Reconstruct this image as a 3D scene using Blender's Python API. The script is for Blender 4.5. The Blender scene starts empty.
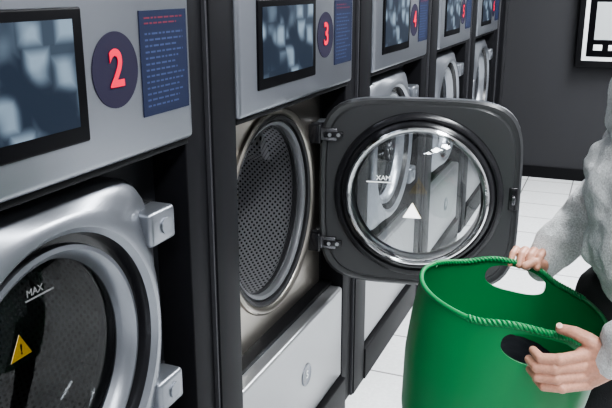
import bpy, bmesh, math, random
from mathutils import Vector, Matrix, Euler
random.seed(3)
scene = bpy.context.scene
COL = scene.collection
pi = math.pi
try:
    scene.view_settings.look = 'AgX - Medium High Contrast'
except Exception as ex:
    print('look', ex)

# ------------------------------------------------------------ materials
def new_mat(name):
    m = bpy.data.materials.new(name); m.use_nodes = True
    nt = m.node_tree; b = nt.nodes['Principled BSDF']
    return m, nt, b
def mat(name, col, rough=0.5, metal=0.0, emis=None, estr=0.0, bump=0.0, bscale=200, spec=0.5, var=0.0):
    m, nt, b = new_mat(name)
    b.inputs['Base Color'].default_value = (*col, 1)
    b.inputs['Roughness'].default_value = rough
    b.inputs['Metallic'].default_value = metal
    b.inputs['Specular IOR Level'].default_value = spec
    if emis:
        b.inputs['Emission Color'].default_value = (*emis, 1)
        b.inputs['Emission Strength'].default_value = estr
    if bump or var:
        tc = nt.nodes.new('ShaderNodeTexCoord')
        n = nt.nodes.new('ShaderNodeTexNoise'); n.inputs['Scale'].default_value = bscale
        nt.links.new(tc.outputs['Object'], n.inputs['Vector'])
        if bump:
            bp = nt.nodes.new('ShaderNodeBump'); bp.inputs['Strength'].default_value = bump
            bp.inputs['Distance'].default_value = 0.002
            nt.links.new(n.outputs['Fac'], bp.inputs['Height'])
            nt.links.new(bp.outputs['Normal'], b.inputs['Normal'])
        if var:
            r = nt.nodes.new('ShaderNodeMapRange')
            r.inputs['From Min'].default_value = 0.3; r.inputs['From Max'].default_value = 0.7
            r.inputs['To Min'].default_value = 1-var; r.inputs['To Max'].default_value = 1+var
            mx = nt.nodes.new('ShaderNodeVectorMath'); mx.operation = 'SCALE'
            mx.inputs[0].default_value = col
            nt.links.new(n.outputs['Fac'], r.inputs['Value'])
            nt.links.new(r.outputs['Result'], mx.inputs['Scale'])
            nt.links.new(mx.outputs['Vector'], b.inputs['Base Color'])
    return m

M_SILVER = mat('silver_panel', (0.25,0.262,0.29), 0.33, 0.85, bump=0.05, bscale=500)
M_DOORSILVER = mat('door_silver', (0.235,0.247,0.272), 0.31, 0.82, bump=0.05, bscale=500)
M_STEEL = mat('stainless_body', (0.36,0.335,0.30), 0.28, 0.95, bump=0.05, bscale=400)
M_DRAWER = mat('drawer_steel', (0.40,0.405,0.415), 0.34, 0.9, bump=0.04, bscale=400)
M_BODYDARK = mat('body_dark_grey', (0.016,0.017,0.02), 0.5, 0.2, spec=0.2)
M_BLACK = mat('black_lacquer', (0.005,0.005,0.006), 0.5, spec=0.15)
M_PILLAR = mat('pillar_charcoal', (0.0065,0.0065,0.008), 0.5, spec=0.12)
M_EDGE = mat('pillar_edge_grey', (0.035,0.035,0.04), 0.45, 0.3)
M_PLASTIC = mat('door_frame_plastic', (0.036,0.037,0.039), 0.30, spec=0.5)
M_PLASTIC2 = mat('door_frame_ring', (0.012,0.012,0.014), 0.22)
M_RUBBER = mat('gasket_rubber', (0.02,0.02,0.022), 0.4, spec=0.4)
M_CHROME = mat('chrome', (0.80,0.80,0.81), 0.10, 1.0)
M_SATIN = mat('satin_metal', (0.45,0.46,0.48), 0.3, 0.9)
M_HINGE = mat('hinge_metal', (0.16,0.16,0.17), 0.26, 0.9)
M_NAVY = mat('label_navy', (0.010,0.014,0.036), 0.55, spec=0.15)
M_DISC = mat('disc_navy', (0.016,0.014,0.030), 0.55, spec=0.15)
M_RED = mat('digit_red', (0.62,0.015,0.045), 0.6, emis=(0.7,0.015,0.05), estr=0.08, spec=0.15)
M_TXTBLUE = mat('label_text_blue', (0.035,0.050,0.11), 0.6, spec=0.15)
M_TXTRED = mat('label_text_red', (0.11,0.022,0.04), 0.6, spec=0.15)
M_WHITE = mat('white_print', (0.85,0.85,0.85), 0.5)
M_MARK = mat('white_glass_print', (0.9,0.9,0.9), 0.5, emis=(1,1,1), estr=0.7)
M_BACKINGGLOW = mat('sticker_backing_glow', (0.92,0.92,0.92), 0.5, emis=(1,1,1), estr=1.6)  # plain white sticker, emission added so it looks brightly lit
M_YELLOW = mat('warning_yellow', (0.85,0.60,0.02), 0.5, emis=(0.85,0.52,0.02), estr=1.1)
M_SCREENFR = mat('screen_bezel', (0.003,0.003,0.004), 0.4, spec=0.06)
M_WALL = mat('wall_charcoal', (0.032,0.032,0.035), 0.75, bump=0.05, bscale=60, spec=0.2)
M_WALLLIGHT = mat('wall_light', (0.34,0.34,0.35), 0.8)
M_CEIL = mat('ceiling_white', (0.5,0.5,0.5), 0.9)
M_GREEN = mat('basket_green', (0.010,0.18,0.055), 0.42, bump=0.05, bscale=120, spec=0.4)
M_SHIRT = mat('sweatshirt_grey', (0.62,0.63,0.63), 1.0, bump=0.9, bscale=330, var=0.24, spec=0.0)
M_SHIRT.node_tree.nodes['Principled BSDF'].inputs['Sheen Weight'].default_value = 0.15
M_CUFF = mat('cuff_grey', (0.58,0.59,0.59), 1.0, bump=0.9, bscale=300, var=0.2, spec=0.0)
M_PANTS = mat('trousers_black', (0.012,0.012,0.014), 0.85, bump=0.4, bscale=400)
M_LAUNDRY = mat('dark_laundry_cloth', (0.006,0.007,0.009), 0.9, bump=0.5, bscale=300, spec=0.1)
M_SKIN = mat('skin', (0.54,0.28,0.20), 0.5, bump=0.25, bscale=260, var=0.10)
M_SKIN.node_tree.nodes['Principled BSDF'].inputs['Subsurface Weight'].default_value = 0.08
M_SKIN.node_tree.nodes['Principled BSDF'].inputs['Subsurface Radius'].default_value = (0.01,0.004,0.002)
M_NAIL = mat('nail', (0.72,0.45,0.38), 0.25)
M_HAIR = mat('hair_brown', (0.05,0.028,0.016), 0.5, bump=0.8, bscale=90)
M_SHOE = mat('shoe_white', (0.6,0.6,0.6), 0.6)
M_EYE = mat('eye_white', (0.8,0.8,0.78), 0.2)
M_IRIS = mat('iris', (0.05,0.03,0.02), 0.2)
M_LIP = mat('lips', (0.5,0.18,0.15), 0.45)
M_LAMP = mat('lamp_diffuser', (0.9,0.9,0.9), 0.5, emis=(0.95,0.98,1.0), estr=15.0)

def glass_mat(name, tint, refl=1.0, rough=0.02):
    m = bpy.data.materials.new(name); m.use_nodes = True
    nt = m.node_tree; nt.nodes.clear()
    o = nt.nodes.new('ShaderNodeOutputMaterial')
    t = nt.nodes.new('ShaderNodeBsdfTransparent'); t.inputs['Color'].default_value = (*tint,1)
    g = nt.nodes.new('ShaderNodeBsdfGlossy'); g.inputs['Roughness'].default_value = rough
    f = nt.nodes.new('ShaderNodeLayerWeight'); f.inputs['Blend'].default_value = 0.5
    p = nt.nodes.new('ShaderNodeMath'); p.operation='POWER'; p.inputs[1].default_value = 4.0
    r = nt.nodes.new('ShaderNodeMath'); r.operation = 'MULTIPLY_ADD'; r.inputs[1].default_value = 0.8*refl; r.inputs[2].default_value = 0.05*refl
    r.use_clamp = True
    mx = nt.nodes.new('ShaderNodeMixShader')
    nt.links.new(f.outputs['Facing'], p.inputs[0]); nt.links.new(p.outputs[0], r.inputs[0]); nt.links.new(r.outputs[0], mx.inputs[0])
    nt.links.new(t.outputs[0], mx.inputs[1]); nt.links.new(g.outputs[0], mx.inputs[2])
    nt.links.new(mx.outputs[0], o.inputs['Surface'])
    return m
M_GLASS = glass_mat('door_glass', (0.91,0.93,0.93), 1.7)
M_GLASSOUT = glass_mat('door_window', (0.86,0.88,0.89), 0.9)
M_GLASSSHADE = glass_mat('door_window_drum_shade', (0.30,0.31,0.32), 0.5)  # closed doors: shade of the drum interior put into the glass colour

def tile_mat():
    m, nt, b = new_mat('floor_tiles')
    tc = nt.nodes.new('ShaderNodeTexCoord')
    br = nt.nodes.new('ShaderNodeTexBrick')
    br.offset = 0.0; br.squash = 1.0
    br.inputs['Scale'].default_value = 1.0
    br.inputs['Brick Width'].default_value = 0.33; br.inputs['Row Height'].default_value = 0.33
    br.inputs['Mortar Size'].default_value = 0.005; br.inputs['Mortar Smooth'].default_value = 0.2
    br.inputs['Color1'].default_value = (0.76,0.77,0.775,1); br.inputs['Color2'].default_value = (0.80,0.81,0.815,1)
    br.inputs['Mortar'].default_value = (0.24,0.24,0.24,1)
    nt.links.new(tc.outputs['Object'], br.inputs['Vector'])
    n = nt.nodes.new('ShaderNodeTexNoise'); n.inputs['Scale'].default_value = 90; n.inputs['Detail'].default_value = 4
    nt.links.new(tc.outputs['Object'], n.inputs['Vector'])
    mr = nt.nodes.new('ShaderNodeMapRange'); mr.inputs['To Min'].default_value = 0.80; mr.inputs['To Max'].default_value = 1.14
    nt.links.new(n.outputs['Fac'], mr.inputs['Value'])
    v = nt.nodes.new('ShaderNodeVectorMath'); v.operation = 'SCALE'
    nt.links.new(br.outputs['Color'], v.inputs[0]); nt.links.new(mr.outputs['Result'], v.inputs['Scale'])
    nt.links.new(v.outputs['Vector'], b.inputs['Base Color'])
    b.inputs['Roughness'].default_value = 0.25
    return m
M_FLOOR = tile_mat()

def drum_mat():
    m, nt, b = new_mat('drum_perforated')
    tc = nt.nodes.new('ShaderNodeTexCoord')
    s = nt.nodes.new('ShaderNodeSeparateXYZ'); nt.links.new(tc.outputs['Object'], s.inputs[0])
    at = nt.nodes.new('ShaderNodeMath'); at.operation = 'ARCTAN2'
    nt.links.new(s.outputs['Y'], at.inputs[0]); nt.links.new(s.outputs['Z'], at.inputs[1])
    sc = nt.nodes.new('ShaderNodeMath'); sc.operation = 'MULTIPLY'; sc.inputs[1].default_value = 0.27
    nt.links.new(at.outputs[0], sc.inputs[0])
    c = nt.nodes.new('ShaderNodeCombineXYZ'); nt.links.new(sc.outputs[0], c.inputs['X']); nt.links.new(s.outputs['X'], c.inputs['Y'])
    mp = nt.nodes.new('ShaderNodeMapping'); mp.inputs['Rotation'].default_value = (0,0,pi/4)
    nt.links.new(c.outputs[0], mp.inputs['Vector'])
    vo = nt.nodes.new('ShaderNodeTexVoronoi'); vo.voronoi_dimensions = '2D'
    vo.inputs['Scale'].default_value = 78; vo.inputs['Randomness'].default_value = 0
    nt.links.new(mp.outputs[0], vo.inputs['Vector'])
    r = nt.nodes.new('ShaderNodeValToRGB')
    r.color_ramp.elements[0].position = 0.20; r.color_ramp.elements[0].color = (0.004,0.004,0.004,1)
    r.color_ramp.elements[1].position = 0.34; r.color_ramp.elements[1].color = (0.50,0.50,0.52,1)
    nt.links.new(vo.outputs['Distance'], r.inputs[0])
    nt.links.new(r.outputs[0], b.inputs['Base Color'])
    bp = nt.nodes.new('ShaderNodeBump'); bp.inputs['Strength'].default_value = 0.6; bp.inputs['Distance'].default_value = 0.004
    nt.links.new(vo.outputs['Distance'], bp.inputs['Height']); nt.links.new(bp.outputs[0], b.inputs['Normal'])
    b.inputs['Metallic'].default_value = 0.8; b.inputs['Roughness'].default_value = 0.38
    return m
M_DRUM = drum_mat()

def screen_mat():
    m, nt, b = new_mat('screen_display')
    tc = nt.nodes.new('ShaderNodeTexCoord')
    v = nt.nodes.new('ShaderNodeTexVoronoi'); v.distance='CHEBYCHEV'; v.inputs['Scale'].default_value = 17; v.inputs['Randomness'].default_value = 0.6
    nt.links.new(tc.outputs['Object'], v.inputs['Vector'])
    r1 = nt.nodes.new('ShaderNodeMapRange'); r1.interpolation_type='SMOOTHSTEP'
    r1.inputs['From Min'].default_value=0.60; r1.inputs['From Max'].default_value=0.12
    nt.links.new(v.outputs['Distance'], r1.inputs['Value'])
    n = nt.nodes.new('ShaderNodeTexNoise'); n.inputs['Scale'].default_value = 11; n.inputs['Detail'].default_value = 1.0
    nt.links.new(tc.outputs['Object'], n.inputs['Vector'])
    r2 = nt.nodes.new('ShaderNodeMapRange'); r2.interpolation_type='SMOOTHSTEP'
    r2.inputs['From Min'].default_value=0.42; r2.inputs['From Max'].default_value=0.62
    nt.links.new(n.outputs['Fac'], r2.inputs['Value'])
    mu = nt.nodes.new('ShaderNodeMath'); mu.operation='MULTIPLY'
    nt.links.new(r1.outputs[0], mu.inputs[0]); nt.links.new(r2.outputs[0], mu.inputs[1])
    r = nt.nodes.new('ShaderNodeValToRGB')
    r.color_ramp.elements[0].position = 0.0; r.color_ramp.elements[0].color = (0.014,0.024,0.040,1)
    r.color_ramp.elements[1].position = 0.9; r.color_ramp.elements[1].color = (0.30,0.40,0.50,1)
    nt.links.new(mu.outputs[0], r.inputs[0])
    nt.links.new(r.outputs[0], b.inputs['Emission Color']); b.inputs['Emission Strength'].default_value = 1.0
    b.inputs['Base Color'].default_value = (0.005,0.006,0.01,1); b.inputs['Roughness'].default_value = 0.4
    b.inputs['Specular IOR Level'].default_value = 0.1
    return m
M_SCREEN = screen_mat()

# ------------------------------------------------------------ helpers
def link(o, parent=None, loc=None):
    COL.objects.link(o)
    if parent is not None: o.parent = parent
    if loc is not None: o.location = loc
    return o
def empty(name, loc=(0,0,0), parent=None, rot=(0,0,0)):
    e = bpy.data.objects.new(name, None); e.empty_display_size = 0.1
    e.rotation_euler = rot
    return link(e, parent, loc)
def mesh_obj(name, bm, m, parent=None, loc=(0,0,0), smooth=True):
    bmesh.ops.recalc_face_normals(bm, faces=bm.faces)
    me = bpy.data.meshes.new(name); bm.to_mesh(me); bm.free()
    if isinstance(m, (list,tuple)):
        for x in m: me.materials.append(x)
    else: me.materials.append(m)
    if smooth:
        for p in me.polygons: p.use_smooth = True
    o = bpy.data.objects.new(name, me)
    link(o, parent, loc)
    if smooth:
        md = o.modifiers.new('es','EDGE_SPLIT'); md.split_angle = math.radians(38)
    return o
def box(name, x0,x1,y0,y1,z0,z1, m, bevel=0.0, parent=None, seg=3):
    bm = bmesh.new(); bmesh.ops.create_cube(bm, size=1)
    c = Vector(((x0+x1)/2,(y0+y1)/2,(z0+z1)/2))
    for v in bm.verts:
        v.co = Vector((v.co.x*(x1-x0), v.co.y*(y1-y0), v.co.z*(z1-z0)))
    if bevel:
        bmesh.ops.bevel(bm, geom=list(bm.edges), offset=bevel, segments=seg, profile=0.5, affect='EDGES')
    return mesh_obj(name, bm, m, parent, c, smooth=bool(bevel))
def lathe(name, prof, m, parent=None, loc=(0,0,0), N=72):
    bm = bmesh.new(); rings = []
    for pr in prof:
        r, x = pr[0], pr[1]; sq = pr[2] if len(pr) > 2 else 0
        if r < 1e-6:
            rings.append([bm.verts.new((x,0,0))]); continue
        ring = []
        p = 2 + 3.0*sq
        for i in range(N):
            a = 2*pi*i/N; c, s = math.cos(a), math.sin(a)
            k = (abs(c)**p + abs(s)**p)**(-1/p)
            ring.append(bm.verts.new((x, r*k*c, r*k*s*(1-0.03*sq))))
        rings.append(ring)
    for A, B in zip(rings, rings[1:]):
        for i in range(N):
            j = (i+1) % N
            if len(A) == 1 and len(B) == 1: break
            if len(A) == 1: bm.faces.new((A[0], B[i], B[j]))
            elif len(B) == 1: bm.faces.new((A[i], A[j], B[0]))
            else: bm.faces.new((A[i], A[j], B[j], B[i]))
    return mesh_obj(name, bm, m, parent, loc)
def plate_hole(name, y0,y1,z0,z1, cy,cz,R, x, depth, m, parent, N=96):
    bm = bmesh.new(); O=[]; I=[]; O2=[]; I2=[]
    for i in range(N):
        a = 2*pi*i/N; c, s = math.cos(a), math.sin(a); k = 1/max(abs(c),abs(s))
        yy = (y1-cy)*c*k if c>0 else (cy-y0)*c*k
        zz = (z1-cz)*s*k if s>0 else (cz-z0)*s*k
        O.append(bm.verts.new((x, cy+yy, cz+zz))); I.append(bm.verts.new((x, cy+R*c, cz+R*s)))
        O2.append(bm.verts.new((x-depth, cy+yy, cz+zz))); I2.append(bm.verts.new((x-depth, cy+R*c, cz+R*s)))
    for i in range(N):
        j=(i+1)%N
        bm.faces.new((O[i],O[j],I[j],I[i])); bm.faces.new((I[i],I[j],I2[j],I2[i]))
        bm.faces.new((O2[i],O2[j],O[j],O[i])); bm.faces.new((I2[i],I2[j],O2[j],O2[i]))
    return mesh_obj(name, bm, m, parent)
def cyl(name, p0, p1, r, m, parent=None, N=24, r2=None):
    p0 = Vector(p0); p1 = Vector(p1); d = p1-p0
    bm = bmesh.new()
    bmesh.ops.create_cone(bm, cap_ends=True, segments=N, radius1=r, radius2=r if r2 is None else r2, depth=d.length)
    q = d.to_track_quat('Z','Y').to_matrix().to_4x4()
    bmesh.ops.transform(bm, matrix=q, verts=bm.verts)
    return mesh_obj(name, bm, m, parent, (p0+p1)/2)
def text(name, s, size, m, parent, loc, off=0.0, ext=0.0006, rot=(pi/2,0,pi/2), align='CENTER', scale=(1,1,1)):
    cu = bpy.data.curves.new(name,'FONT'); cu.body = s; cu.size = size; cu.offset = off; cu.extrude = ext
    cu.align_x = align; cu.align_y = 'CENTER'
    cu.materials.append(m)
    o = bpy.data.objects.new(name, cu); o.rotation_euler = rot; o.scale = scale
    return link(o, parent, loc)
def tube(name, pts, r, m, parent=None, cyclic=False, res=2):
    cu = bpy.data.curves.new(name,'CURVE'); cu.dimensions='3D'; cu.bevel_depth = r; cu.bevel_resolution = res
    cu.use_fill_caps = True
    sp = cu.splines.new('POLY'); sp.points.add(len(pts)-1)
    for p, c in zip(sp.points, pts): p.co = (*c,1)
    sp.use_cyclic_u = cyclic
    cu.materials.append(m)
    o = bpy.data.objects.new(name, cu); return link(o, parent, (0,0,0))

# ------------------------------------------------------------ room
X0,X1,Y0,Y1,H = -0.95,2.7,-2.2,5.95,2.7
box('floor', X0-.1,X1+.1,Y0-.1,Y1+.1,-0.1,0,M_FLOOR)
box('ceiling', X0-.1,X1+.1,Y0-.1,Y1+.1,H,H+.1,M_CEIL)
box('wall_back', X0-.1,X1+.1,Y1,Y1+.1,0,H,M_WALL)
box('wall_front', X0-.1,X1+.1,Y0-.1,Y0,0,H,M_WALLLIGHT)
box('wall_left', X0-.1,X0,Y0,Y1,0,H,M_WALL)
box('wall_right', X1,X1+.1,Y0,Y1,0,H,M_WALLLIGHT)
box('baseboard_back', 0.0,X1,Y1-.015,Y1,0,0.09,M_BLACK,0.003)
box('baseboard_right', X1-.015,X1,Y0,Y1-.015,0,0.09,M_BLACK,0.003)
box('trim_soffit', X0,-0.03,Y0,Y1,1.66,H,M_PILLAR)

def lamp(name, x, y, lx, ly, power):
    e = empty(name, (x,y,H))
    box('housing', -lx/2-.03,lx/2+.03,-ly/2-.03,ly/2+.03,-0.05,0,M_CEIL,0.004,e)
    box('diffuser', -lx/2,lx/2,-ly/2,ly/2,-0.058,-0.045,M_LAMP,0.002,e)
    L = bpy.data.lights.new('lamp_light','AREA'); L.shape='RECTANGLE'; L.size=lx; L.size_y=ly; L.energy=power
    L.color=(0.955,0.98,1.0)
    o = bpy.data.objects.new('lamp_light', L); link(o, e, (0,0,-0.07))
for i,(x,y,p) in enumerate([(1.15,-0.9,42),(1.15,1.0,60),(1.15,2.9,78),(1.15,4.7,100)]):
    lamp('ceiling_lamp', x,y,0.3,1.3,p)

# ------------------------------------------------------------ washing machines
W = 0.765; CY = 0.38; CZ = 0.822; BX = -0.100; OY = 0.388
def bars(prefix, parent, y0,y1,z0,z1, n, m, x, seed, hfrac=0.32):
    rnd = random.Random(seed); bm = bmesh.new()
    st = (z1-z0)/n
    for i in range(n):
        zz = z1-(i+0.5)*st; y = y0; end = y0+(y1-y0)*rnd.uniform(0.55,1.0)
        while y < end:
            w = rnd.uniform(0.006,0.018)
            w = min(w, end-y)
            vs = [bm.verts.new((x,a,b)) for a,b in ((y,zz-st*hfrac/2),(y+w,zz-st*hfrac/2),(y+w,zz+st*hfrac/2),(y,zz+st*hfrac/2))]
            bm.faces.new(vs); y += w+0.004
    return mesh_obj(prefix, bm, m, parent, smooth=False)

def machine(num, y0, open_angle=0.0, drawer=M_DRAWER, plate=M_BODYDARK):
    e = empty('washing_machine', (0,y0,0))
    box('kick_base', -0.72,-0.005,0,W,0.0,0.125,M_BLACK,0.004,e)
    box('body_side_near', -0.72,BX,0.0,0.02,0.125,1.15,M_BODYDARK,0,e)
    box('body_side_far', -0.72,BX,W-0.02,W,0.125,1.15,M_BODYDARK,0,e)
    box('body_rear', -0.74,-0.72,0,W,0.0,1.62,M_BODYDARK,0,e)
    plate_hole('front_plate', 0.0,W,0.475,1.149, OY,CZ,0.270, BX,0.012, plate, e)
    box('lower_panel', -0.30,-0.02,0.006,W-0.006,0.135,0.465,drawer,0.010,e)
    box('lower_recess', -0.30,-0.06,0.004,W-0.004,0.463,0.478,M_BLACK,0,e)
    lathe('round_badge', [(0.036,0.0),(0.036,0.003),(0.031,0.004),(0.029,0.0025),(0.0,0.0025)], M_SILVER, e, (-0.0205,W*0.57,0.30), N=32)
    text('badge_mark','S',0.034,M_WHITE,e,(-0.0172,W*0.57,0.30))
    lathe('opening_ring', [(0.296,0.0),(0.294,0.008),(0.288,0.012),(0.280,0.010),(0.272,0.002),(0.268,-0.012)], M_STEEL, e, (BX,OY,CZ))
    lathe('gasket', [(0.272,0.003),(0.266,0.006),(0.259,0.0),(0.261,-0.010),(0.255,-0.014)], M_RUBBER, e, (BX,OY,CZ))
    lathe('drum_lip', [(0.256,-0.012),(0.252,-0.006),(0.243,-0.010),(0.240,-0.022),(0.243,-0.030)], M_SATIN, e, (BX,OY,CZ))
    lathe('drum_neck', [(0.243,-0.028),(0.238,-0.030),(0.240,-0.042),(0.262,-0.055)], M_RUBBER, e, (BX,OY,CZ))
    lathe('drum_wall', [(0.262,-0.053),(0.275,-0.07),(0.275,-0.50),(0.24,-0.54),(0.0,-0.55)], M_DRUM, e, (BX,OY,CZ))
    for k in range(3):
        a = 2*pi*k/3+0.5
        bm = bmesh.new()
        prof = [(-0.055,0.274),(-0.03,0.24),(0.0,0.228),(0.03,0.24),(0.055,0.274)]
        A=[];B=[]
        for t,r in prof:
            for L,x in ((A,-0.13),(B,-0.5)):
                L.append(bm.verts.new((x, r*math.cos(a)-t*math.sin(a), r*math.sin(a)+t*math.cos(a))))
        for i in range(4): bm.faces.new((A[i],A[i+1],B[i+1],B[i]))
        bm.faces.new(A); bm.faces.new(B)
        mesh_obj('drum_lifter_%d'%k, bm, M_DRUM, e, (BX,OY,CZ))
    box('control_panel', -0.55,0.0,0.0,W,1.149,1.655,M_SILVER,0.012,e,4)
    box('panel_lower_lip', -0.5,-0.012,0.004,W-0.004,1.136,1.150,M_BLACK,0.003,e)
    box('screen_bezel', -0.004,0.004,0.088,0.445,1.202,1.405,M_SCREENFR,0.004,e)
    box('screen_display', 0.003,0.0048,0.112,0.421,1.228,1.388,M_SCREEN,0,e)
    lathe('number_disc', [(0.0615,0.0),(0.0615,0.0015),(0.0,0.0015)], M_DISC, e, (0.0,0.524,1.303), N=48)
    text('number',str(num),0.084,M_RED,e,(0.003,0.524,1.303),off=0.0018,scale=(0.95,1,1))
    box('instruction_label', -0.001,0.0015,0.596,0.748,1.214,1.394,M_NAVY,0,e)
    bars('label_heading', e, 0.610,0.735,1.368,1.386,2,M_TXTRED,0.0019,num)
    bars('label_text', e, 0.610,0.735,1.226,1.360,13,M_TXTBLUE,0.0019,num+20)
    d = empty('door', (-0.077,0.684,CZ), e, (0,0,math.radians(open_angle)))
    c = (0,-0.308,-0.006)
    lathe('door_shell_outer', [(0.304,-0.004,1),(0.306,0.012,.95),(0.300,0.026,.85),(0.284,0.038,.45),(0.274,0.052,.12),(0.262,0.060,0),(0.252,0.060,0),(0.242,0.050,0)], M_DOORSILVER, d, c, N=96)
    lathe('door_shell_groove', [(0.242,0.050),(0.236,0.026),(0.222,0.026)], M_PLASTIC2, d, c, N=96)
    lathe('door_bezel_outer', [(0.222,0.026),(0.220,0.036),(0.212,0.038),(0.202,0.030),(0.196,0.014),(0.192,0.004)], M_DOORSILVER, d, c, N=96)
    lathe('door_window_outer', [(0.193,0.006),(0.12,0.012),(0.0,0.015)], M_GLASSOUT if open_angle else M_GLASSSHADE, d, c, N=96)
    lathe('door_frame_inner', [(0.304,-0.004,1),(0.305,-0.010,1),(0.298,-0.016,.95),(0.291,-0.012,.9),(0.286,-0.012,.85),(0.282,-0.018,.8),(0.262,-0.018,.3),(0.257,-0.018,0)], M_PLASTIC, d, c, N=96)
    lathe('door_ring_inner', [(0.257,-0.018),(0.255,-0.030),(0.247,-0.036),(0.238,-0.036),(0.234,-0.030),(0.230,-0.036),(0.222,-0.040),(0.216,-0.036)], M_PLASTIC2, d, c, N=96)
    lathe('door_chrome_ring', [(0.216,-0.036),(0.215,-0.044),(0.210,-0.047),(0.204,-0.043),(0.203,-0.030)], M_CHROME, d, c, N=96)
    lathe('door_glass_bowl', [(0.205,-0.036),(0.199,-0.060),(0.189,-0.085),(0.173,-0.102),(0.147,-0.112),(0.08,-0.118),(0.0,-0.120)], M_GLASS, d, c, N=96)
    gx = -0.105
    if open_angle: sy, sz, my, mz = -0.308+0.006, -0.030, 0.070, 0.052
    else:          sy, sz, my, mz = -0.308+0.080, -0.026, 0.085, 0.068
    box('max_line', gx,gx+0.0015,-0.308+my,-0.308+my+0.075,mz,mz+0.003,M_MARK,0,d)
    text('max_text','MAX',0.020,M_MARK,d,(gx+0.001,-0.308+my+0.025,mz+0.014))
    R=0.031
    for nm,xx,m_ in (('sticker_backing_glow',-0.1240,M_BACKINGGLOW),('warning_sticker',-0.1228,M_YELLOW)):
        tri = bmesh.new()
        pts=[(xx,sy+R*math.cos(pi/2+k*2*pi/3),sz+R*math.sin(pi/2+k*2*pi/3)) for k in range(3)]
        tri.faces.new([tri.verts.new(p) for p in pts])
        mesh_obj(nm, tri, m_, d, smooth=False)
    text('warning_mark','!',0.028,M_BLACK,d,(-0.1215,sy,sz+0.001),off=0.0005,ext=0.0003)
    for zz in (0.175,-0.175):
        box('hinge_cover', 0.012,0.066,-0.070,0.016,zz-0.034,zz+0.034,M_DOORSILVER,0.009,d)
        cyl('hinge_boss', (0.064,-0.022,zz),(0.070,-0.022,zz),0.016,M_DOORSILVER,d)
        cyl('hinge_knuckle',(0,0.014,zz-0.032),(0,0.014,zz+0.032),0.012,M_HINGE,d)
        cyl('hinge_collar_top',(0,0.014,zz+0.010),(0,0.014,zz+0.020),0.016,M_PLASTIC2,d)
        cyl('hinge_collar_bottom',(0,0.014,zz-0.020),(0,0.014,zz-0.010),0.016,M_PLASTIC2,d)
        box('hinge_leaf', -0.028,-0.008,-0.060,0.016,zz-0.020,zz+0.020,M_HINGE,0.004,d)
        box('hinge_leaf_arm', -0.033,-0.012,-0.078,-0.020,zz-0.009,zz+0.009,M_PLASTIC2,0.003,d)
        cyl('hinge_screw_a',(-0.036,-0.065,zz),(-0.01,-0.065,zz),0.006,M_SATIN,d,N=12)
        cyl('hinge_screw_b',(-0.036,-0.038,zz),(-0.01,-0.038,zz),0.006,M_SATIN,d,N=12)
        box('hinge_bracket', BX-0.002,-0.062,0.650,0.715,CZ+zz-0.030,CZ+zz+0.030,M_PLASTIC2,0.005,e)
        box('hinge_bracket_plate', -0.075,-0.057,0.657,0.695,CZ+zz-0.014,CZ+zz+0.014,M_HINGE,0.003,e)
    box('latch_recess', -0.021,-0.010,-0.604,-0.579,-0.035,0.035,M_PLASTIC2,0.003,d)
    box('latch_hook', -0.042,-0.016,-0.597,-0.586,-0.013,0.013,M_HINGE,0.003,d)
    box('door_handle', 0.020,0.062,-0.606,-0.570,-0.070,0.070,M_DOORSILVER,0.012,d)
    return e
YS = [-0.46,0.505,1.469,2.46,3.47,4.48]
for i,y in enumerate(YS):
    if i==2: machine(i+1,y,100.0,plate=M_STEEL)
    else: machine(i+1,y)

def pillar(ya, yb):
    e = empty('pillar', (0,ya,0)); w = yb-ya
    g=0.002
    box('post_left', -0.7,-0.022,g,w*0.42,0,1.66,M_PILLAR,0.003,e)
    box('edge_strip', -0.7,-0.014,w*0.42,w*0.46,0,1.66,M_EDGE,0.001,e)
    box('post_right', -0.7,-0.010,w*0.46,w-g,0,1.66,M_PILLAR,0.003,e)
for a,b in zip(YS,YS[1:]): pillar(a+W,b)
pillar(YS[-1]+W, Y1-0.3)
box('trim_end', -0.9,-0.03,Y1-0.3,Y1,0,1.66,M_WALL)
box('trim_start', -0.9,-0.03,Y0,YS[0]-0.003,0,1.66,M_PILLAR)

# ------------------------------------------------------------ payment terminal on the back wall
k = empty('payment_terminal', (0.47,Y1,0.86))
box('frame', 0,0.62,-0.09,0,0,0.95,M_BLACK,0.012,k)
box('white_surround', 0.045,0.575,-0.096,-0.088,0.05,0.56,M_WHITE,0.004,k)
box('display', 0.075,0.545,-0.100,-0.094,0.08,0.52,M_SCREENFR,0.003,k)
box('display_picture', 0.12,0.50,-0.102,-0.099,0.20,0.46,mat('terminal_display',(0.35,0.37,0.38),0.3,emis=(0.5,0.52,0.52),estr=0.3),0,k)
box('info_card', 0.045,0.575,-0.096,-0.088,0.60,0.90,mat('info_card',(0.55,0.55,0.55),0.5),0.003,k)
for j in range(5):
    box('card_line_%d'%j,0.08,0.5-0.05*(j%3),-0.0985,-0.096,0.85-j*0.05,0.862-j*0.05,M_BLACK,0,k)
for j in range(4):
    box('key_%d'%j,0.12+j*0.1,0.18+j*0.1,-0.104,-0.098,0.125,0.165,M_WHITE,0.003,k)

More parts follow.
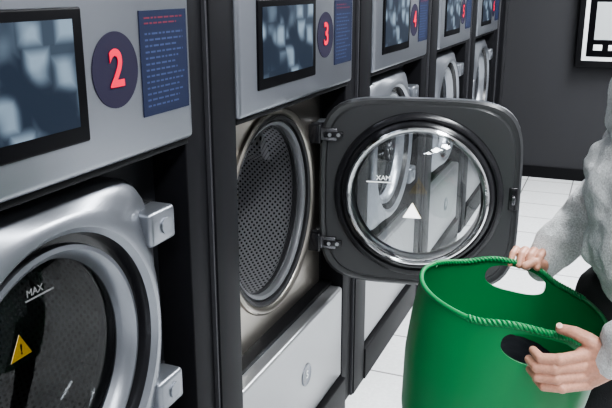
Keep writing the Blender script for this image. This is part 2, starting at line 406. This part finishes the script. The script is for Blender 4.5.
# ------------------------------------------------------------ laundry basket
BC = Vector((0.646,1.350,0.870))
bk = empty('laundry_basket', BC, None, (0,0,0))
bk.rotation_euler = Euler((math.radians(-2), math.radians(11), math.radians(13)), 'XYZ')
HB = 0.36
def rimR(th):
    c,s = math.cos(th), math.sin(th)
    ax = 0.200 if c<0 else 0.142
    p = 2.2
    k = (abs(c)**p+abs(s)**p)**(-1/p)
    return Vector((ax*c*k, 0.176*s*k, 0))
def bump(th):
    return 0.018*math.exp(-((abs(math.sin(th))-1)/0.10)**2)
def wallpt(th, t, inset=0.0):
    prof = [(0,0.70),(0.1,0.78),(0.3,0.90),(0.6,0.99),(0.8,1.01),(1.0,1.01)]
    for (a,ra),(b,rb) in zip(prof,prof[1:]):
        if t<=b: k=ra+(rb-ra)*(t-a)/(b-a); break
    p = rimR(th); p = p*k - (p.normalized()*inset)
    p.z = -HB + t*(HB+bump(th))
    return p
bm = bmesh.new(); N=128; T=26
def ring(t, ins): return [bm.verts.new(wallpt(2*pi*i/N, t, ins)) for i in range(N)]
outer=[ring(j/T,0) for j in range(T+1)]
inner=[ring(max(j/T,0.02),0.004) for j in range(T+1)]
for R_ in (outer,inner):
    for A,B in zip(R_,R_[1:]):
        for i in range(N): bm.faces.new((A[i],A[(i+1)%N],B[(i+1)%N],B[i]))
for i in range(N): bm.faces.new((outer[-1][i],outer[-1][(i+1)%N],inner[-1][(i+1)%N],inner[-1][i]))
bm.faces.new(outer[0]); bm.faces.new(inner[0])
body = mesh_obj('tub_body', bm, M_GREEN, bk)
bm = bmesh.new()
vsA=[];vsB=[]
for i in range(40):
    a=2*pi*i/40; x=0.062*(abs(math.cos(a))**0.8)*(1 if math.cos(a)>=0 else -1); z=-0.017+0.027*(abs(math.sin(a))**0.8)*(1 if math.sin(a)>=0 else -1)
    vsA.append(bm.verts.new((x,-0.3,z))); vsB.append(bm.verts.new((x,0.3,z)))
for i in range(40): bm.faces.new((vsA[i],vsA[(i+1)%40],vsB[(i+1)%40],vsB[i]))
bm.faces.new(vsA); bm.faces.new(vsB)
cut = mesh_obj('cutter', bm, M_GREEN, bk, smooth=False)
body.modifiers.clear()
bo = body.modifiers.new('holes','BOOLEAN'); bo.operation='DIFFERENCE'; bo.object=cut; bo.solver='EXACT'
bpy.context.view_layer.update()
dg = bpy.context.evaluated_depsgraph_get()
me = bpy.data.meshes.new_from_object(body.evaluated_get(dg))
body.modifiers.clear(); body.data = me
for p in me.polygons: p.use_smooth=True
es=body.modifiers.new('es','EDGE_SPLIT'); es.split_angle=math.radians(38)
bpy.data.objects.remove(cut)
tube('rim_bead',[wallpt(2*pi*i/N,1,0.002)+Vector((0,0,0.001)) for i in range(N)],0.0048,M_GREEN,bk,cyclic=True)
for gi,cen in enumerate((-pi/2,pi/2)):
    for s in range(3):
        pts=[]; n=420; span=0.62 if gi==0 else 1.0
        for i in range(n):
            th=cen-span+2*span*i/(n-1)
            p=wallpt(th,1,0.002); q=wallpt(th+0.01,1,0.002); tan=(q-p).normalized()
            n1=Vector((0,0,1)); n2=tan.cross(n1).normalized()
            ph=2*pi*s/3+ i/(n-1)*2*pi*(17*span)
            pts.append(p+Vector((0,0,0.001))+(n1*math.cos(ph)+n2*math.sin(ph))*0.0036)
        tube('grip_braid_%d_%d'%(gi,s),pts,0.0031,M_GREEN,bk,res=1)
for t in (0.12,):
    tube('tub_band_%d'%int(t*100),[wallpt(2*pi*i/N,t,-0.0003) for i in range(N)],0.0010,M_GREEN,bk,cyclic=True,res=1)

# ------------------------------------------------------------ organic forms
def blob_mesh(name, parts, m, voxel, parent, smooth_it=6, disp=None):
    bm = bmesh.new()
    for p in parts:
        if p[0]=='b':
            _,a,ra,b,rb = p; a=Vector(a); b=Vector(b); L=(b-a).length
            n=max(2,int(L/(min(ra,rb)*0.22))+1)
            for i in range(n):
                t=i/(n-1); r=ra+(rb-ra)*t
                bmesh.ops.create_icosphere(bm, subdivisions=2, radius=r, matrix=Matrix.Translation(a.lerp(b,t)))
        else:
            c=p[1]; r=p[2]; rot=p[3] if len(p)>3 else (0,0,0)
            M = Matrix.Translation(c) @ Euler(rot).to_matrix().to_4x4() @ Matrix.Diagonal((*r,1))
            bmesh.ops.create_icosphere(bm, subdivisions=3, radius=1, matrix=M)
    me = bpy.data.meshes.new(name); bm.to_mesh(me); bm.free()
    me.materials.append(m)
    o = bpy.data.objects.new(name, me); link(o, parent, (0,0,0))
    r = o.modifiers.new('remesh','REMESH'); r.mode='VOXEL'; r.voxel_size=voxel; r.use_smooth_shade=True
    s = o.modifiers.new('smooth','SMOOTH'); s.iterations=smooth_it; s.factor=0.6
    if disp:
        for sc,st in disp:
            tx = bpy.data.textures.new(name+'_fold','CLOUDS'); tx.noise_scale=sc; tx.noise_depth=1
            d = o.modifiers.new('folds','DISPLACE'); d.texture=tx; d.strength=st; d.mid_level=0.5; d.texture_coords='LOCAL'
    return o
blob_mesh('laundry_pile',[('e',(-0.02,0,-0.205),(0.150,0.135,0.085)),('e',(0.03,0.04,-0.145),(0.085,0.095,0.050)),('e',(-0.05,-0.02,-0.150),(0.085,0.09,0.050))],
          M_LAUNDRY,0.006,bk,3,disp=[(0.05,0.03)])

P = empty('person', (0,0,0))
SHL=(0.88,1.215,1.37); ELL=(0.965,1.09,1.09); WRL=(0.800,1.148,0.888)
SHR=(0.86,1.585,1.36); ELR=(0.785,1.690,1.04); WRR=(0.652,1.582,0.862)
vL=Vector(WRL); vR=Vector(WRR)
shirt=[('e',(0.905,1.41,1.00),(0.177,0.19,0.13)),('e',(0.910,1.44,0.945),(0.160,0.185,0.090)),('e',(0.885,1.41,1.09),(0.168,0.19,0.15)),
 ('e',(0.885,1.40,1.24),(0.140,0.185,0.15)),('e',(0.91,1.40,1.35),(0.11,0.18,0.08)),
 ('b',(0.90,1.40,1.38),0.085,(0.89,1.40,1.43),0.066),
 ('b',(0.90,1.30,1.36),0.075,SHL,0.078),('b',SHL,0.078,ELL,0.064),
 ('b',ELL,0.064,Vector(ELL).lerp(vL,0.80),0.052),('b',Vector(ELL).lerp(vL,0.80),0.052,Vector(ELL).lerp(vL,0.93),0.041),
 ('b',(0.90,1.50,1.36),0.075,SHR,0.078),('b',SHR,0.072,ELR,0.062),
 ('b',ELR,0.062,Vector(ELR).lerp(vR,0.75),0.049),('b',Vector(ELR).lerp(vR,0.75),0.049,Vector(ELR).lerp(vR,0.92),0.039)]
blob_mesh('sweatshirt',shirt,M_SHIRT,0.006,P,5,disp=[(0.07,0.030),(0.03,0.008)])
blob_mesh('cuffs',[('b',Vector(ELL).lerp(vL,0.88),0.037,Vector(ELL).lerp(vL,1.04),0.031),
 ('b',Vector(ELR).lerp(vR,0.88),0.037,Vector(ELR).lerp(vR,1.02),0.031)],M_CUFF,0.004,P,3)
legs=[('e',(0.955,1.42,0.90),(0.125,0.17,0.11)),
 ('b',(0.97,1.33,0.86),0.092,(0.975,1.31,0.50),0.062),('b',(0.975,1.31,0.50),0.062,(1.0,1.30,0.10),0.050),
 ('b',(0.90,1.52,0.88),0.098,(0.800,1.625,0.79),0.088),('b',(0.800,1.625,0.79),0.088,(0.77,1.625,0.50),0.064),('b',(0.77,1.625,0.50),0.064,(0.86,1.61,0.10),0.050)]
blob_mesh('trousers',legs,M_PANTS,0.009,P,5,disp=[(0.08,0.01)])
for nm,x,y in (('shoe_left',1.0,1.295),('shoe_right',0.86,1.61)):
    o=blob_mesh(nm,[('e',(x,y,0.055),(0.05,0.042,0.055)),('e',(x-0.10,y,0.035),(0.085,0.044,0.035)),('e',(x-0.05,y,0.02),(0.125,0.045,0.02))],M_SHOE,0.006,P,4)
hc=Vector((0.845,1.40,1.575))
head=[('b',(0.89,1.40,1.42),0.052,(0.865,1.40,1.52),0.050),
 ('e',hc+Vector((0.012,0,0.03)),(0.095,0.076,0.095)),('e',hc+Vector((-0.03,0,-0.045)),(0.060,0.056,0.068)),
 ('e',hc+Vector((-0.068,0,-0.088)),(0.022,0.024,0.020)),
 ('b',hc+Vector((-0.085,0,0.005)),0.008,hc+Vector((-0.108,0,-0.032)),0.012),
 ('e',hc+Vector((-0.096,0.010,-0.036)),(0.010,0.009,0.008)),('e',hc+Vector((-0.096,-0.010,-0.036)),(0.010,0.009,0.008)),
 ('e',hc+Vector((-0.066,0.0,0.022)),(0.022,0.056,0.012)),
 ('e',hc+Vector((-0.055,0.036,-0.03)),(0.028,0.022,0.022)),('e',hc+Vector((-0.055,-0.036,-0.03)),(0.028,0.022,0.022)),
 ('e',hc+Vector((0.012,0.078,-0.008)),(0.017,0.008,0.030)),('e',hc+Vector((0.012,-0.078,-0.008)),(0.017,0.008,0.030))]
blob_mesh('head',head,M_SKIN,0.004,P,3)
for s in (-1,1):
    c=hc+Vector((-0.072,0.031*s,0.004))
    blob_mesh('eye_%s'%('left' if s<0 else 'right'),[('e',c,(0.013,0.014,0.010))],M_EYE,0.002,P,1)
    blob_mesh('iris_%s'%('left' if s<0 else 'right'),[('e',c+Vector((-0.010,0,-0.002)),(0.005,0.006,0.006))],M_IRIS,0.0015,P,1)
    blob_mesh('brow_%s'%('left' if s<0 else 'right'),[('b',c+Vector((-0.010,-0.014,0.022)),0.003,c+Vector((-0.012,0.014,0.022)),0.003)],M_HAIR,0.0015,P,1)
blob_mesh('mouth',[('b',hc+Vector((-0.086,-0.020,-0.062)),0.004,hc+Vector((-0.092,0,-0.060)),0.006),('b',hc+Vector((-0.086,0.020,-0.062)),0.004,hc+Vector((-0.092,0,-0.060)),0.006)],M_LIP,0.0015,P,1)
blob_mesh('hair',[('e',hc+Vector((0.030,0,0.048)),(0.100,0.086,0.094)),('e',hc+Vector((0.055,0,-0.02)),(0.075,0.080,0.09)),
 ('e',hc+Vector((0.120,0,0.03)),(0.04,0.04,0.04)),('b',hc+Vector((0.135,0,0.02)),0.035,hc+Vector((0.150,0,-0.16)),0.018)],M_HAIR,0.006,P,3)

def hand(name, wr, palm, fingers, thumb, fore, nails):
    parts=[('b',fore,0.024,wr,0.022)]
    parts+=palm
    fr=[0.0088,0.0092,0.0088,0.0076]
    for f,r in zip(fingers,fr):
        rr=[r*1.12,r,r*0.94,r*0.82]
        for i in range(len(f)-1):
            parts.append(('b',f[i],rr[i],f[i+1],rr[i+1]))
        parts.append(('e',f[1],(r*1.1,)*3))
    for i in range(len(thumb)-1):
        tr=[0.015,0.012,0.0105,0.0085]
        parts.append(('b',thumb[i],tr[i],thumb[i+1],tr[i+1]))
    o=blob_mesh(name,parts,M_SKIN,0.0016,P,3)
    for j,(c,n,l) in enumerate(nails):
        q=Vector(n).to_track_quat('Z','Y').to_euler()
        blob_mesh('%s_nail_%d'%(name,j),[('e',c,(0.0055,0.0055,0.0016),q)],M_NAIL,0.0006,P,1)
    return o
zs=[0.884,0.867,0.850,0.835]
F=[]
for i,z in enumerate(zs):
    k=[0,0.005,0.002,-0.008][i]
    F.append([(0.752+0.004*i,1.144,z),(0.718-k,1.122,z-0.003),(0.690-k,1.125,z-0.008),(0.676-k,1.148,z-0.008)])
palm=[('b',vL,0.024,(0.765,1.155,0.885),0.019),('b',vL,0.024,(0.765,1.150,0.862),0.019),('b',vL+Vector((0,0,-.006)),0.022,(0.768,1.150,0.846),0.016),
      ('b',(0.765,1.155,0.885),0.018,(0.750,1.148,0.883),0.013),('b',(0.765,1.150,0.862),0.018,(0.756,1.147,0.86),0.013)]
TH=[(0.780,1.150,0.893),(0.757,1.152,0.907),(0.735,1.160,0.912),(0.713,1.172,0.909)]
hand('hand_left',WRL,palm,F,TH,tuple(Vector(ELL).lerp(Vector(WRL),0.86)),[((0.711,1.166,0.917),(-0.1,-0.6,0.8),0)])
F=[]
for i in range(4):
    x=0.597+0.018*i
    F.append([(x+0.008,1.580,0.878),(x,1.562,0.899),(x-0.004,1.535,0.898),(x-0.006,1.518,0.880)])
F=F[::-1]
palm=[('b',vR,0.023,(0.612,1.578,0.869),0.017),('b',vR,0.023,(0.632,1.578,0.867),0.018),('b',vR,0.023,(0.654,1.578,0.865),0.018)]
TH=[(0.652,1.567,0.864),(0.654,1.544,0.879),(0.638,1.522,0.889),(0.622,1.507,0.884)]
hand('hand_right',WRR,palm,F,TH,tuple(Vector(ELR).lerp(Vector(WRR),0.86)),[])

# ------------------------------------------------------------ world + camera
w = bpy.data.worlds.new('World'); scene.world = w; w.use_nodes = True
w.node_tree.nodes['Background'].inputs[0].default_value = (0.5,0.52,0.55,1)
w.node_tree.nodes['Background'].inputs[1].default_value = 0.2
cd = bpy.data.cameras.new('camera'); cam = bpy.data.objects.new('camera', cd); COL.objects.link(cam)
cam.location = (0.75,0,1.436)
cam.rotation_euler = (math.radians(90-16.2),0,math.radians(22.05))
cd.lens = 755/612*36; cd.sensor_width = 36; cd.clip_start = 0.02
scene.camera = cam
